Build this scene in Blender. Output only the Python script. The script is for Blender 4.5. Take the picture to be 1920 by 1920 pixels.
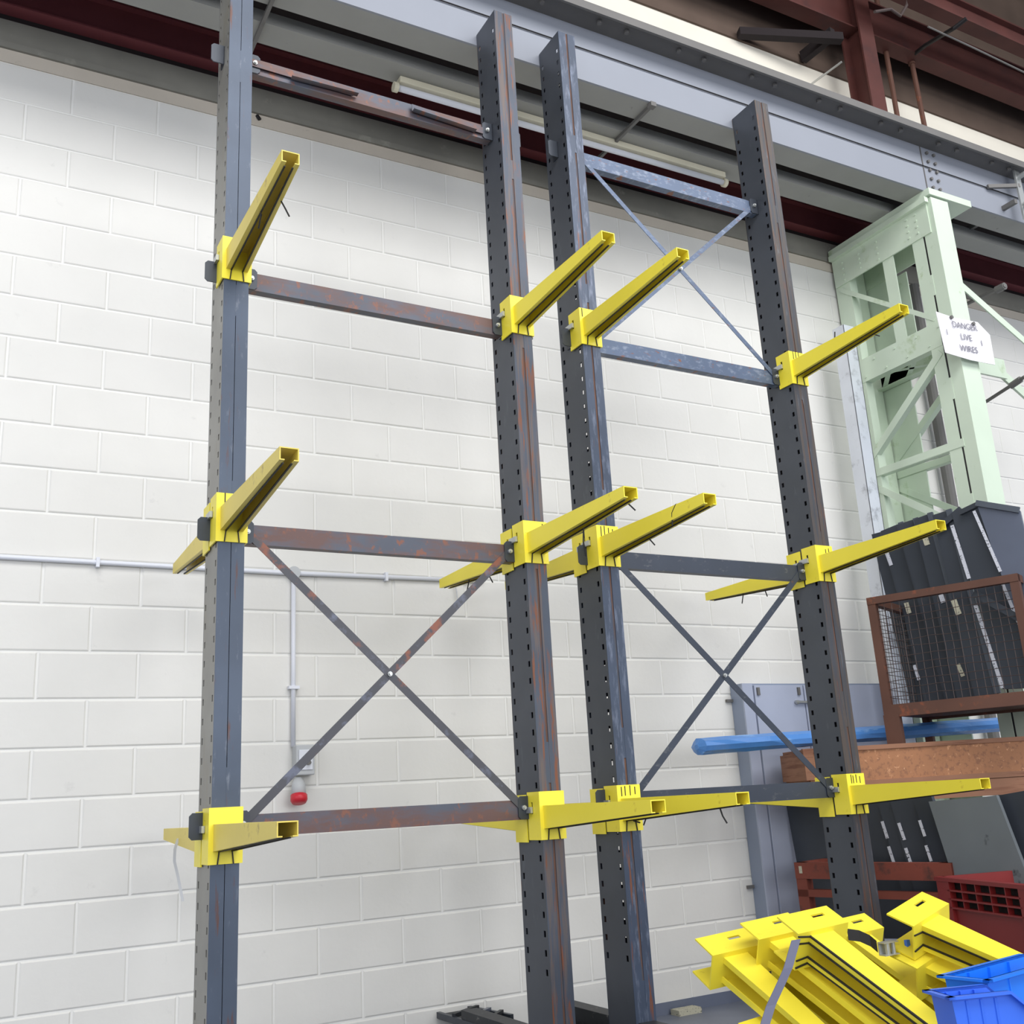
import bpy, bmesh, math, random
from mathutils import Vector, Matrix, Euler
random.seed(7)
S = bpy.context.scene
COL = S.collection
for o in list(bpy.data.objects): bpy.data.objects.remove(o)

# ------------------------------------------------------------------ camera
F = 1953.1536613894                       # focal length in pixels of a 1920 frame
CAM = Vector((-0.4158, -5.3294, 1.2297))
def _rod(w):
    a = w.length
    return Matrix.Rotation(a, 3, w / a)
W2C = _rod(Vector((-0.2792, -0.5023, 0.0099))) @ Matrix(((1, 0, 0), (0, 0, -1), (0, 1, 0)))   # world -> x right, y down, z forward
cd = bpy.data.cameras.new('camera'); cam = bpy.data.objects.new('camera', cd); COL.objects.link(cam)
rows = W2C
R = Matrix((rows[0], -rows[1], -rows[2])).transposed()      # blender camera axes as columns
cam.matrix_world = Matrix.Translation(CAM) @ R.to_4x4()
cd.sensor_width = 36.0; cd.lens = 36.0 * F / 1920.0; cd.clip_end = 200; cd.clip_start = 0.05
S.camera = cam

# ------------------------------------------------------------------ world, lights, exposure
w = bpy.data.worlds.new('world'); S.world = w; w.use_nodes = True
bg = w.node_tree.nodes['Background']; bg.inputs[0].default_value = (0.80, 0.88, 1.0, 1); bg.inputs[1].default_value = 0.55
def area(name, loc, target, sx, sy, power, color=(1, 1, 1)):
    l = bpy.data.lights.new(name, 'AREA'); l.shape = 'RECTANGLE'; l.size = sx; l.size_y = sy; l.energy = power; l.color = color
    o = bpy.data.objects.new(name, l); COL.objects.link(o); o.location = loc
    o.rotation_euler = (Vector(target) - Vector(loc)).to_track_quat('-Z', 'Y').to_euler(); return o
area('skylight', (2.5, -6.5, 8.9), (2.6, 0.0, 1.4), 15, 4.5, 1060, (1.0, 0.99, 0.975))
area('loading_door_light', (-6.5, -10.0, 3.6), (2.6, 0.0, 2.9), 9, 5, 300, (0.96, 0.97, 1.0))
area('front_door_light', (4.5, -12.0, 3.4), (4.0, 0.0, 3.0), 10, 4, 360, (0.97, 0.98, 1.0))
S.view_settings.view_transform = 'Standard'; S.view_settings.look = 'None'
S.view_settings.exposure = 0.14; S.view_settings.gamma = 1.0; S.view_settings.use_curve_mapping = False

# ------------------------------------------------------------------ helpers
def ray(x, y): return W2C.transposed() @ Vector(((x - 960) / F, (y - 960) / F, 1.0))
def atY(x, y, Y): d = ray(x, y); return CAM + d * ((Y - CAM.y) / d.y)
def atX(x, y, X): d = ray(x, y); return CAM + d * ((X - CAM.x) / d.x)
def atZ(x, y, Z): d = ray(x, y); return CAM + d * ((Z - CAM.z) / d.z)
def atP(x, y, P, N): d = ray(x, y); P = Vector(P); N = Vector(N); return CAM + d * ((P - CAM).dot(N) / d.dot(N))

class MB:
    def __init__(s): s.v = []; s.f = []
    def add(s, vs, fs):
        n = len(s.v); s.v += [tuple(v) for v in vs]; s.f += [tuple(i + n for i in f) for f in fs]; return s
    def box(s, a, b, M=None):
        x0, y0, z0 = a; x1, y1, z1 = b
        if x0 > x1: x0, x1 = x1, x0
        if y0 > y1: y0, y1 = y1, y0
        if z0 > z1: z0, z1 = z1, z0
        vs = [Vector(p) for p in ((x0,y0,z0),(x1,y0,z0),(x1,y1,z0),(x0,y1,z0),(x0,y0,z1),(x1,y0,z1),(x1,y1,z1),(x0,y1,z1))]
        if M: vs = [M @ v for v in vs]
        return s.add(vs, [(0,3,2,1),(4,5,6,7),(0,1,5,4),(1,2,6,5),(2,3,7,6),(3,0,4,7)])
    def bar(s, p, q, w_, t, up=(0, 0, 1)):
        p = Vector(p); q = Vector(q); d = (q - p).normalized(); u = Vector(up); u = (u - d * u.dot(d)).normalized(); r = d.cross(u)
        vs = []
        for c in (p, q):
            for a, b in ((-1, -1), (1, -1), (1, 1), (-1, 1)): vs.append(c + r * (a * t / 2) + u * (b * w_ / 2))
        return s.add(vs, [(3,2,1,0),(4,5,6,7),(0,1,5,4),(1,2,6,5),(2,3,7,6),(3,0,4,7)])
    def tube(s, pts, r, n=10, cap=True):
        pts = [Vector(p) for p in pts]; base = len(s.v); up = Vector((0.13, 0.21, 0.97))
        for i, p in enumerate(pts):
            d = (pts[min(i + 1, len(pts) - 1)] - pts[max(i - 1, 0)]).normalized()
            u = up if abs(d.dot(up)) < .95 else Vector((1, 0, 0))
            u = (u - d * u.dot(d)).normalized(); v = d.cross(u)
            rr = r[i] if isinstance(r, (list, tuple)) else r
            for k in range(n):
                a = 2 * math.pi * k / n; s.v.append(tuple(p + (u * math.cos(a) + v * math.sin(a)) * rr))
        for i in range(len(pts) - 1):
            for k in range(n):
                a = base + i * n + k; b = base + i * n + (k + 1) % n; s.f.append((a, b, b + n, a + n))
        if cap:
            s.f.append(tuple(base + k for k in reversed(range(n)))); e = base + (len(pts) - 1) * n; s.f.append(tuple(e + k for k in range(n)))
        return s
    def prism(s, poly, d):                     # closed polygon swept by vector d
        n = len(poly); poly = [Vector(p) for p in poly]; d = Vector(d)
        s.add(poly + [p + d for p in poly], [tuple(range(n)), tuple(reversed(range(n, 2 * n)))] + [(i, i + n, (i + 1) % n + n, (i + 1) % n) for i in range(n)])
        return s
    def loft(s, rings):                        # closed rings, capped
        n = len(rings[0]); b = len(s.v)
        for r_ in rings: s.v += [tuple(p) for p in r_]
        for i in range(len(rings) - 1):
            for k in range(n):
                s.f.append((b + i*n + k, b + i*n + (k+1) % n, b + (i+1)*n + (k+1) % n, b + (i+1)*n + k))
        s.f.append(tuple(b + k for k in reversed(range(n)))); s.f.append(tuple(b + (len(rings)-1)*n + k for k in range(n)))
        return s
    def mesh(s, name, mat, smooth=False):
        m = bpy.data.meshes.new(name); m.from_pydata(s.v, [], s.f); m.update()
        bm = bmesh.new(); bm.from_mesh(m); bmesh.ops.recalc_face_normals(bm, faces=bm.faces); bm.to_mesh(m); bm.free()
        if mat: m.materials.append(mat)
        if smooth:
            for p in m.polygons: p.use_smooth = True
        return m
    def build(s, name, mat, parent=None, smooth=False, bevel=0):
        o = bpy.data.objects.new(name, s.mesh(name, mat, smooth)); COL.objects.link(o)
        if parent: o.parent = parent
        if bevel:
            b = o.modifiers.new('bevel', 'BEVEL'); b.width = bevel; b.segments = 2; b.limit_method = 'ANGLE'
        return o

def tag(o, label, cat, group=None):
    o['label'] = label; o['category'] = cat
    if group: o['group'] = group
    return o
def struct(o): o['kind'] = 'structure'; return o
def empty(name, loc=(0, 0, 0), rot=None):
    o = bpy.data.objects.new(name, None); o.empty_display_size = .1; COL.objects.link(o); o.location = loc
    if rot: o.rotation_euler = rot
    return o
def copy_tree(o, parent=None):
    c = o.copy(); COL.objects.link(c)
    if parent: c.parent = parent
    for ch in list(o.children): copy_tree(ch, c)
    return c

# ------------------------------------------------------------------ materials
def srgb(r, g, b):
    f = lambda c: (c / 255 / 12.92) if c / 255 <= .04045 else ((c / 255 + .055) / 1.055) ** 2.4
    return (f(r), f(g), f(b), 1)
def mat(name, base, rough=.6, metal=0, spots=(), bump=0, bump_scale=60, var=0.0, spec=.5, world=False):
    """base colour, then spots: (colour, noise scale xyz, low, high, detail) layers mixed over it"""
    m = bpy.data.materials.new(name); m.use_nodes = True; nt = m.node_tree; N = nt.nodes; L = nt.links
    b = N['Principled BSDF']; b.inputs['Roughness'].default_value = rough; b.inputs['Metallic'].default_value = metal
    b.inputs['Specular IOR Level'].default_value = spec
    tc = N.new('ShaderNodeTexCoord'); cur = None
    if world:
        class _T: pass
        g = N.new('ShaderNodeNewGeometry'); tc = _T(); tc.outputs = {'Object': g.outputs['Position']}
    rgb = N.new('ShaderNodeRGB'); rgb.outputs[0].default_value = base; cur = rgb.outputs[0]
    if var:
        nz = N.new('ShaderNodeTexNoise'); nz.inputs['Scale'].default_value = 3.5; nz.inputs['Detail'].default_value = 6; L.new(tc.outputs['Object'], nz.inputs['Vector'])
        mr = N.new('ShaderNodeMapRange'); mr.inputs[1].default_value = .3; mr.inputs[2].default_value = .7; mr.inputs[3].default_value = 1 - var; mr.inputs[4].default_value = 1 + var
        L.new(nz.outputs['Fac'], mr.inputs[0])
        mx = N.new('ShaderNodeVectorMath'); mx.operation = 'SCALE'; L.new(cur, mx.inputs[0]); L.new(mr.outputs[0], mx.inputs['Scale']); cur = mx.outputs[0]
    for i, (c, sc, lo, hi, det) in enumerate(spots):
        mp = N.new('ShaderNodeMapping'); mp.inputs['Scale'].default_value = sc; mp.inputs['Location'].default_value = (i * 3.7, i * 1.9, i * 5.1)
        L.new(tc.outputs['Object'], mp.inputs['Vector'])
        nz = N.new('ShaderNodeTexNoise'); nz.inputs['Scale'].default_value = 1; nz.inputs['Detail'].default_value = det; nz.inputs['Roughness'].default_value = .65
        L.new(mp.outputs[0], nz.inputs['Vector'])
        mr = N.new('ShaderNodeMapRange'); mr.inputs[1].default_value = lo; mr.inputs[2].default_value = hi; L.new(nz.outputs['Fac'], mr.inputs[0])
        mx = N.new('ShaderNodeMix'); mx.data_type = 'RGBA'; L.new(mr.outputs[0], mx.inputs[0]); L.new(cur, mx.inputs[6]); mx.inputs[7].default_value = c; cur = mx.outputs[2]
    L.new(cur, b.inputs['Base Color'])
    if bump:
        nz = N.new('ShaderNodeTexNoise'); nz.inputs['Scale'].default_value = bump_scale; nz.inputs['Detail'].default_value = 8; L.new(tc.outputs['Object'], nz.inputs['Vector'])
        bp = N.new('ShaderNodeBump'); bp.inputs['Strength'].default_value = bump; bp.inputs['Distance'].default_value = .004; L.new(nz.outputs['Fac'], bp.inputs['Height']); L.new(bp.outputs[0], b.inputs['Normal'])
    return m
RUST = srgb(118, 72, 50); DRUST = srgb(92, 62, 54)
M = {}
M['block'] = mat('painted_block', srgb(223, 221, 216), .7, bump=.3, bump_scale=30, var=.02, spots=((srgb(206, 204, 200), (9, 9, 9), .64, .80, 6),), world=True)
M['topcourse'] = mat('shaded_beige_course', srgb(196, 187, 174), .75, var=.06, bump=.3, bump_scale=20, spots=((srgb(150, 144, 134), (5, 5, 9), .64, .72, 7),))  # beige of the top course, shade below the girder mixed into it
M['mortar'] = mat('painted_mortar', srgb(230, 229, 225), .75, bump=.15)
M['floor'] = mat('painted_floor', srgb(112, 117, 130), .4, var=.15, spots=((srgb(80, 82, 90), (4, 4, 4), .6, .7, 8),))
M['strip'] = mat('skirting_paint', srgb(105, 112, 130), .5, var=.1)
M['steel'] = mat('rack_paint', srgb(72, 82, 98), .42, .25, var=.14, spots=((srgb(112, 118, 130), (40, 40, 9), .60, .74, 9), (DRUST, (30, 30, 3.0), .60, .68, 9)))
M['steelblue'] = mat('rack_paint_blue', srgb(62, 72, 90), .40, .25, var=.16, spots=((srgb(104, 112, 130), (44, 44, 8), .52, .68, 9), (RUST, (46, 46, 2.2), .60, .65, 9)))
M['steelrust'] = mat('rack_paint_rusty', srgb(70, 77, 90), .46, .2, var=.14, spots=((srgb(98, 86, 82), (30, 30, 1.6), .48, .60, 9), (RUST, (34, 34, 3.2), .55, .61, 10)) )
M['rustseam'] = mat('rusty_seam', srgb(96, 66, 52), .7, 0, var=.3, spots=((srgb(70, 74, 84), (50, 50, 3), .5, .6, 8),))
M['steelbrown'] = mat('rack_paint_brown', srgb(66, 68, 74), .48, .2, var=.15, spots=((srgb(84, 74, 68), (40, 40, 1.8), .45, .56, 9), (srgb(108, 110, 118), (50, 50, 6), .60, .72, 9), (srgb(104, 70, 54), (36, 36, 3), .61, .67, 9)))
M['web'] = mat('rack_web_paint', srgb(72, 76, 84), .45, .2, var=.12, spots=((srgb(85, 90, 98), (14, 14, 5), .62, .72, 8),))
M['weblit'] = mat('rack_web_paint_lit', srgb(138, 136, 130), .42, .2, var=.12, spots=((srgb(135, 130, 118), (14, 14, 3), .55, .7, 8),))  # same web paint, brightened by painting in light reflected off the wall
M['beam'] = mat('beam_paint_rusty', srgb(80, 84, 96), .46, .2, var=.14, spots=((srgb(98, 74, 70), (3.0, 9, 9), .42, .58, 9), (srgb(124, 80, 64), (22, 8, 16), .56, .64, 10)))
M['beamblue'] = mat('beam_paint_blue', srgb(78, 92, 116), .40, .25, var=.14, spots=((srgb(116, 126, 144), (20, 9, 34), .52, .66, 9), (RUST, (18, 9, 50), .60, .65, 9)))
M['beamdark'] = mat('beam_paint_dark', srgb(60, 66, 78), .44, .25, var=.12, spots=((srgb(98, 100, 104), (14, 9, 30), .58, .70, 9), (srgb(110, 75, 55), (9, 9, 14), .66, .70, 9)))
M['brace'] = mat('brace_paint', srgb(74, 74, 80), .48, .2, var=.1, spots=((srgb(132, 82, 66), (5, 5, 5), .60, .66, 8), (srgb(100, 104, 120), (9, 9, 9), .55, .65, 8)))
M['yellow'] = mat('yellow_enamel', srgb(246, 228, 66), .38, 0, var=.04, spots=((srgb(200, 170, 50), (12, 12, 12), .66, .76, 8),))
M['yellowdull'] = mat('yellow_enamel_worn', srgb(226, 204, 92), .42, 0, var=.06, spots=((srgb(170, 145, 70), (14, 14, 14), .60, .72, 8),))
M['black'] = mat('black_rubber', srgb(30, 28, 30), .6)
M['zinc'] = mat('zinc', srgb(190, 192, 190), .35, .6)
M['galv'] = mat('galvanised', srgb(216, 220, 228), .4, .35, var=.05, spots=((srgb(165, 168, 175), (8, 8, 8), .55, .7, 7),))
M['white'] = mat('white_plastic', srgb(222, 224, 232), .4)
M['greyplastic'] = mat('grey_plastic', srgb(188, 190, 192), .5, var=.03)
M['redplastic'] = mat('red_socket', srgb(205, 40, 55), .4)
M['crane'] = mat('crane_beam_paint', srgb(140, 144, 154), .55, var=.02)
M['craneunder'] = mat('crane_grey', srgb(150, 150, 146), .6, var=.05, spots=((srgb(110, 110, 108), (10, 10, 10), .68, .74, 6),))
M['rail'] = mat('crane_rail_grey', srgb(108, 106, 104), .6, .1, var=.08)
M['mint'] = mat('mint_paint', srgb(206, 220, 200), .45, var=.03, spots=((srgb(170, 190, 150), (5, 5, 5), .62, .74, 6),))
M['redox'] = mat('red_oxide', srgb(82, 42, 37), .65, var=.18, spots=((srgb(64, 36, 36), (3, 3, 3), .55, .7, 7),))
M['darkred'] = mat('dark_red_oxide', srgb(132, 68, 72), .6, var=.1)
M['void'] = mat('shade_and_black', srgb(34, 26, 28), .9)  # near-black: painted darkness behind the girder, plain colour on braces
M['brownwall'] = mat('brown_cladding', srgb(92, 76, 66), .85, var=.12)
M['creamwall'] = mat('cream_upper_wall', srgb(232, 226, 212), .8, var=.03)
M['plaster'] = mat('grey_wall_plate', srgb(128, 126, 118), .8, var=.12, spots=((srgb(150, 148, 138), (6, 6, 6), .6, .7, 7),))
M['roof'] = mat('roof_dark', srgb(26, 21, 23), .9, var=.2)
M['tubeend'] = mat('lamp_body', srgb(214, 208, 186), .5)
M['paper'] = mat('paper', srgb(238, 236, 240), .7)
M['ink'] = mat('marker_ink', srgb(130, 128, 138), .7)
M['cabinet'] = mat('cabinet_grey', srgb(172, 179, 198), .42, 0, var=.04)
M['cabinetdark'] = mat('cabinet_frame', srgb(142, 152, 172), .4, 0)
M['osb'] = mat('osb_board', srgb(168, 116, 80), .7, var=.08, spots=((srgb(146, 100, 72), (40, 16, 40), .52, .62, 4), (srgb(214, 160, 118), (30, 30, 30), .6, .7, 4)))
M['timber'] = mat('timber', srgb(150, 106, 80), .7, var=.12, spots=((srgb(120, 76, 54), (2, 2, 30), .5, .65, 6),))
M['bluewrap'] = mat('blue_wrap', srgb(84, 142, 214), .3, 0, var=.1, bump=.8, bump_scale=14, spots=((srgb(150, 190, 235), (4, 20, 20), .6, .72, 6),))
M['sheet'] = mat('dark_sheet_steel', srgb(60, 65, 74), .38, .3, var=.10)
M['sheetmid'] = mat('mid_sheet_steel', srgb(80, 86, 96), .4, .25, var=.10)
M['sheetlight'] = mat('grey_sheet_steel', srgb(98, 104, 120), .3, .4, var=.06)
M['sheetworn'] = mat('worn_grey_sheet', srgb(112, 118, 122), .5, .2, var=.08, spots=((srgb(40, 42, 46), (7, 7, 5), .64, .72, 9),))
M['label'] = mat('white_label', srgb(200, 202, 212), .6, spots=((srgb(70, 72, 80), (60, 60, 90), .6, .66, 2),))
M['cream_label'] = mat('cream_label', srgb(190, 186, 165), .6, spots=((srgb(90, 90, 90), (70, 70, 90), .6, .66, 2),))
M['stillage'] = mat('stillage_rust', srgb(96, 64, 52), .7, .1, var=.15, spots=((srgb(140, 78, 52), (9, 9, 9), .58, .68, 8),))
M['stillagered'] = mat('stillage_red', srgb(132, 66, 52), .65, .1, var=.15, spots=((srgb(90, 55, 48), (7, 7, 7), .55, .66, 8),))
M['wire'] = mat('rusty_wire', srgb(80, 68, 66), .6, .3)
M['redcrate'] = mat('red_crate_plastic', srgb(128, 34, 34), .45, var=.06)
M['bluebin'] = mat('blue_bin_plastic', srgb(58, 112, 232), .35, var=.03)
M['bluebin2'] = mat('blue_bin_plastic_bright', srgb(28, 124, 240), .35, var=.03)
M['strap'] = mat('grey_strap', srgb(92, 94, 116), .6)
M['darkjunk'] = mat('dark_steel_junk', srgb(48, 50, 54), .5, .3, var=.3, spots=((srgb(120, 118, 116), (30, 30, 30), .62, .7, 6),))
M['whitestrip'] = mat('white_strip', srgb(205, 206, 208), .5)
M['pinkmark'] = mat('pink_mark', srgb(200, 160, 165), .7)

# ------------------------------------------------------------------ floor and blockwork wall
struct(MB().box((-8, -16, -.1), (14, .3, 0)).build('floor', M['floor']))
wall = struct(MB().box((-4, .0042, 0), (11, .28, 5.28)).build('wall_back', M['mortar']))
struct(MB().box((-4, -.004, 0), (11, .004, .066)).build('baseboard_back', M['strip']))
def block_mesh(w_, seed):
    r = random.Random(seed); h = .215; c = .006; d = .012
    j = lambda: r.uniform(-.0007, .0007)
    b = MB(); hw = w_ / 2
    front = [(-hw + c, -.0012 + j(), c), (hw - c, -.0012 + j(), c), (hw - c, -.0012 + j(), h - c), (-hw + c, -.0012 + j(), h - c)]
    mid = [(-hw, .0022, 0), (hw, .0022, 0), (hw, .0034, h), (-hw, .0034, h)]
    back = [(x, d, z) for x, y, z in mid]
    b.add(front + mid + back, [(0, 1, 2, 3)] + [(i, i + 4, (i + 1) % 4 + 4, (i + 1) % 4) for i in range(4)] + [(i + 4, i + 8, (i + 1) % 4 + 8, (i + 1) % 4 + 4) for i in range(4)])
    return b.mesh('block', M['block'])
bm_full = [block_mesh(.44, s_) for s_ in range(5)]
cells = []
for c in range(-1, 23):                               # courses: bed joint k sits at z = .225*(16-k)
    z = .009 + .225 * c + .005
    k = 15 - c                                        # row between joint k and k+1
    off = 0 if k % 2 else .225
    for n in range(-8, 22):
        x = off + .45 * n + .225
        z0 = z; 
        if c < 0: continue
        cells.append((x, z0, c))
def px_dist(x, z): return (Vector((x, 0, z)) - CAM).length
def proj(P):
    q = W2C @ (Vector(P) - CAM)
    return (960 + F * q.x / q.z, 960 + F * q.y / q.z) if q.z > .1 else (-999, -999)
vis = []; rest = []
for x, z, c in cells:
    if not (-3.7 < x < 10.7): continue
    u, v = proj((x, 0, z + .1))
    (vis if (-90 < u < 2000 and -60 < v < 1990 and c < 23) else rest).append((x, z, c))
vis.sort(key=lambda t: px_dist(t[0], t[1]))
rest += vis[298:]; vis = vis[:298]
for i, (x, z, c) in enumerate(vis):
    o = bpy.data.objects.new('block', bm_full[(i * 7) % 5]); COL.objects.link(o); o.parent = wall
    o.location = (x, random.uniform(-.0008, .0008), z)
rb = MB()
for x, z, c in rest:
    if z + .215 > 5.29: continue
    hw = .22; cc = .0045
    rb.add([(x-hw+cc, -.0012, z+cc), (x+hw-cc, -.0012, z+cc), (x+hw-cc, -.0012, z+.215-cc), (x-hw+cc, -.0012, z+.215-cc), (x-hw, .003, z), (x+hw, .003, z), (x+hw, .003, z+.215), (x-hw, .003, z+.215)],
           [(0,1,2,3),(0,4,5,1),(1,5,6,2),(2,6,7,3),(3,7,4,0)])
rbo = rb.build('block_field', M['block'], wall); rbo['kind'] = 'stuff'
# plate, cladding and upper wall
struct(MB().box((-4, -.02, 5.262), (11, .28, 5.30)).box((-4, -.006, 5.30), (11, .28, 5.445)).build('trim_1', M['plaster']))
struct(MB().box((-4, .02, 5.445), (11, .28, 6.35)).build('wall_shaded', M['void']))  # upper wall coloured near-black in place of the shadow behind the girder
struct(MB().box((-4, 0, 6.35), (11, .28, 7.17)).build('wall_upper', M['creamwall']))
struct(MB().box((-4, -.02, 7.17), (11, .28, 9.4)).build('wall_cladding', M['brownwall']))
rf = struct(MB().box((-6, -5.2, 9.3), (12, .3, 9.4)).build('ceiling', M['roof']))
for i, y in enumerate((-.9, -2.0, -3.2, -4.4)):
    MB().box((-6, y - .05, 9.08), (12, y + .05, 9.3)).build('purlin', M['darkred'], rf)

struct(MB().box((-4, -.004, 5.183), (11, .01, 5.262)).build('trim_2', M['topcourse']))  # slab over the top course, coloured darker for the shadow there
# wall things: red beam on the wall head
rbm = MB().box((-4, -.03, 5.505), (11, -.015, 5.70)).box((-4, -.07, 5.495), (11, .02, 5.505)).box((-4, -.07, 5.70), (11, .02, 5.712)).build('wall_head_beam', M['darkred'])
tag(rbm, 'dark red steel beam running along the head of the block wall', 'beam')

# ------------------------------------------------------------------ crane girder
GY, GB = -.978, 5.352                              # girder face and underside
cr = empty('crane_girder', (0, GY, GB))
def P(mb, name, m, parent, origin=(0, 0, 0), **k):
    o = mb.build(name, m, None, **k); o.parent = parent
    pw = Matrix.Translation(parent.location) if parent.type == 'EMPTY' and parent.rotation_euler == Euler((0, 0, 0)) else Matrix.Identity(4)
    o.matrix_parent_inverse = pw.inverted(); return o
P(MB().box((-5, GY, GB), (11, GY + .015, 5.735)), 'girder_web', M['crane'], cr)
P(MB().box((-5, GY + .015, GB), (11, -.795, GB + .015)).box((-5, -.81, GB + .015), (11, -.795, GB + .07)), 'bottom_flange', M['craneunder'], cr)
P(MB().box((-5, -1.145, 5.735), (11, -.80, 5.768)).box((-5, -1.145, 5.713), (11, -1.13, 5.735)), 'top_flange', M['rail'], cr)
P(MB().box((-5, -1.01, 5.768), (11, -.91, 5.82)).box((-5, -.98, 5.82), (11, -.94, 5.88)), 'crane_rail', M['rail'], cr)
P(MB().box((5.70, GY - .006, GB + .005), (5.707, GY, 5.73)), 'splice_joint', M['rail'], cr)
hexm = MB().tube([(0, 0, 0), (0, -.016, 0)], .013, 6).mesh('bolt', M['rail'])
for i in range(5):
    for j in range(2):
        o = bpy.data.objects.new('bolt', hexm); COL.objects.link(o); o.parent = cr
        o.location = Vector((5.765 + j * .075, GY, 5.69 - i * .073)) - cr.location
bm_ = MB().tube([(0, 0, 0), (0, 0, -.022)], .016, 6).mesh('rail_bolt', M['rail'])
for i in range(26):
    x = 1.2 + i * .3
    o = bpy.data.objects.new('rail_bolt', bm_); COL.objects.link(o); o.parent = cr; o.location = Vector((x + (.1 if i % 2 else 0), -1.07, 5.735)) - cr.location
tag(cr, 'long pale grey crane girder with dark rail crossing above the racks', 'girder')
tag(MB().tube([(-4, GY - .008, 5.57), (3, GY - .008, 5.572), (11, GY - .008, 5.55)], .004, 6).build('cable', M['black']), 'thin black cable stretched along the face of the crane girder', 'cable')
sg = MB().box((-5, -.66, GB), (11, -.495, GB + .012)).box((-5, -.66, GB + .012), (11, -.648, 5.43)).box((-5, -.507, GB + .012), (11, -.495, 5.43)).build('walkway_channel', M['craneunder'])
tag(sg, 'pale grey steel channel between crane girder and wall', 'beam')
sb = MB().box((-5, -.79, 5.745), (11, .02, 5.775)).build('light_block_deck', M['void']); tag(sb, 'added dark deck blocking light above the gap between crane girder and wall', 'deck')  # deck added to block light and darken the gap below it
tag(MB().box((-5, -.725, 5.46), (11, -.715, 5.48)).build('gap_rail', M['rail']), 'thin grey rail seen in the dark gap behind the crane girder', 'rail')
# struts across
for (x, lab) in ((.86, 'thin grey strut under crane girder beside the leftmost column'), (3.22, 'thin grey strut under crane girder above the cross braced bay')):
    st = MB().bar((x, GY, GB - .012), (x, -.3, GB - .012), .022, .02).box((x - .02, GY - .01, GB - .03), (x + .02, GY + .03, GB)).build('strut', M['rail'])
    tag(st, lab, 'strut')
# fluorescent fitting
fl = empty('fluorescent_light', (1.68, -.53, 5.352))
P(MB().box((1.70, -.57, 5.312), (4.14, -.49, 5.352)), 'lamp_body', M['tubeend'], fl, bevel=.004)
P(MB().tube([(1.70, -.53, 5.293), (4.14, -.53, 5.293)], .019, 12), 'lamp_tube', M['white'], fl, smooth=True)
for x in (1.685, 4.155): P(MB().tube([(x - .014, -.53, 5.293), (x + .014, -.53, 5.293)], .030, 12), 'end_cap', M['tubeend'], fl)
tag(fl, 'long unlit cream fluorescent tube light under the grey channel', 'light')

# ------------------------------------------------------------------ upper right steelwork
def thing_mb(mb, name, m, label, cat, group=None, **k):
    return tag(mb.build(name, m, **k), label, cat, group)
thing_mb(MB().box((6.0, -.42, 5.775), (6.17, -.405, 9.3)).box((6.0, -.23, 5.775), (6.17, -.215, 9.3)).box((6.075, -.405, 5.775), (6.095, -.23, 9.3)), 'steel_column', M['redox'], 'upright red oxide steel column standing behind the crane rail', 'column')
thing_mb(MB().box((-3, -.30, 7.40), (11, -.28, 7.74)).box((-3, -.36, 7.385), (11, -.22, 7.40)).box((-3, -.36, 7.74), (11, -.22, 7.755)), 'eaves_beam', M['redox'], 'red oxide beam crossing the top of the steel column, lower of two', 'beam')
thing_mb(MB().box((5.9, -.75, 7.45), (11, -.73, 7.62)).box((5.9, -.80, 7.62), (11, -.68, 7.635)).box((5.9, -.80, 7.435), (11, -.68, 7.45)), 'roof_beam', M['redox'], 'red oxide beam nearer the roof to the right of the steel column', 'beam')
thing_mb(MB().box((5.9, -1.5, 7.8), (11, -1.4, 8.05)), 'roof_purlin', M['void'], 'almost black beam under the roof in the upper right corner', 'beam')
a = atY(1385, 62, -.06); b = atY(1578, 72, -.38)
thing_mb(MB().bar(a, b, .07, .07), 'angle_brace', M['void'], 'black steel brace reaching from the brown wall to the red column', 'brace')
a = atY(1505, 108, -.04); b = atY(1562, 62, -.36)
thing_mb(MB().bar(a, b, .10, .06), 'short_brace', M['void'], 'short stubby black brace below the long black brace', 'brace')
a = atY(1521, 158, -.04); b = atY(1578, 116, -.35)
thing_mb(MB().tube([a, b], .009, 8), 'tie_rod', M['zinc'], 'thin pale rod leaning between cream wall and red column', 'rod')
for (x0, y0, x1, y1, lab, X) in ((1655, 60, 1683, 225, 'brown vertical pipe just right of the red steel column', 0), (1706, 100, 1737, 250, 'brown vertical pipe farther right of the red steel column', 1)):
    p = atY(x0, y0, -.25); q = atY(x1, y1, -.25)
    thing_mb(MB().tube([(p.x, -.25, p.z + (.4 if X == 0 else .1)), q - Vector((0, 0, .6))], .022, 10).tube([(p.x, -.25, p.z - .12), (p.x, -.25, p.z - .08)], .03, 10), 'pipe', M['stillage'], lab, 'pipe')
thing_mb(MB().tube([atY(1706, 108, -.25), atY(1735, 85, -.5), atY(1790, 52, -.9), atY(1812, 35, -1.0)], .018, 8), 'bent_conduit', M['black'], 'black bent conduit rising from the right hand brown pipe', 'conduit')
thing_mb(MB().tube([atY(1640, 22, -.9), atY(1670, 17, -.9), atY(1688, 30, -.9), atY(1700, 10, -.9), atY(1700, -10, -.9)], .012, 8), 'hanging_cable', M['wire'], 'loose brown cable looping at the top of the red column', 'cable')
thing_mb(MB().tube([atY(1740, 50, -.82), atY(1830, 92, -.82), atY(1925, 138, -.82)], .008, 8), 'roof_cable', M['rail'], 'thin grey cable strung along the upper red beam', 'cable')
thing_mb(MB().box((6.3, -2.6, 8.5), (9.5, -1.9, 8.55)), 'roof_sheet', M['craneunder'], 'pale grey roof sheet in the top right corner', 'roof sheet')

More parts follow.
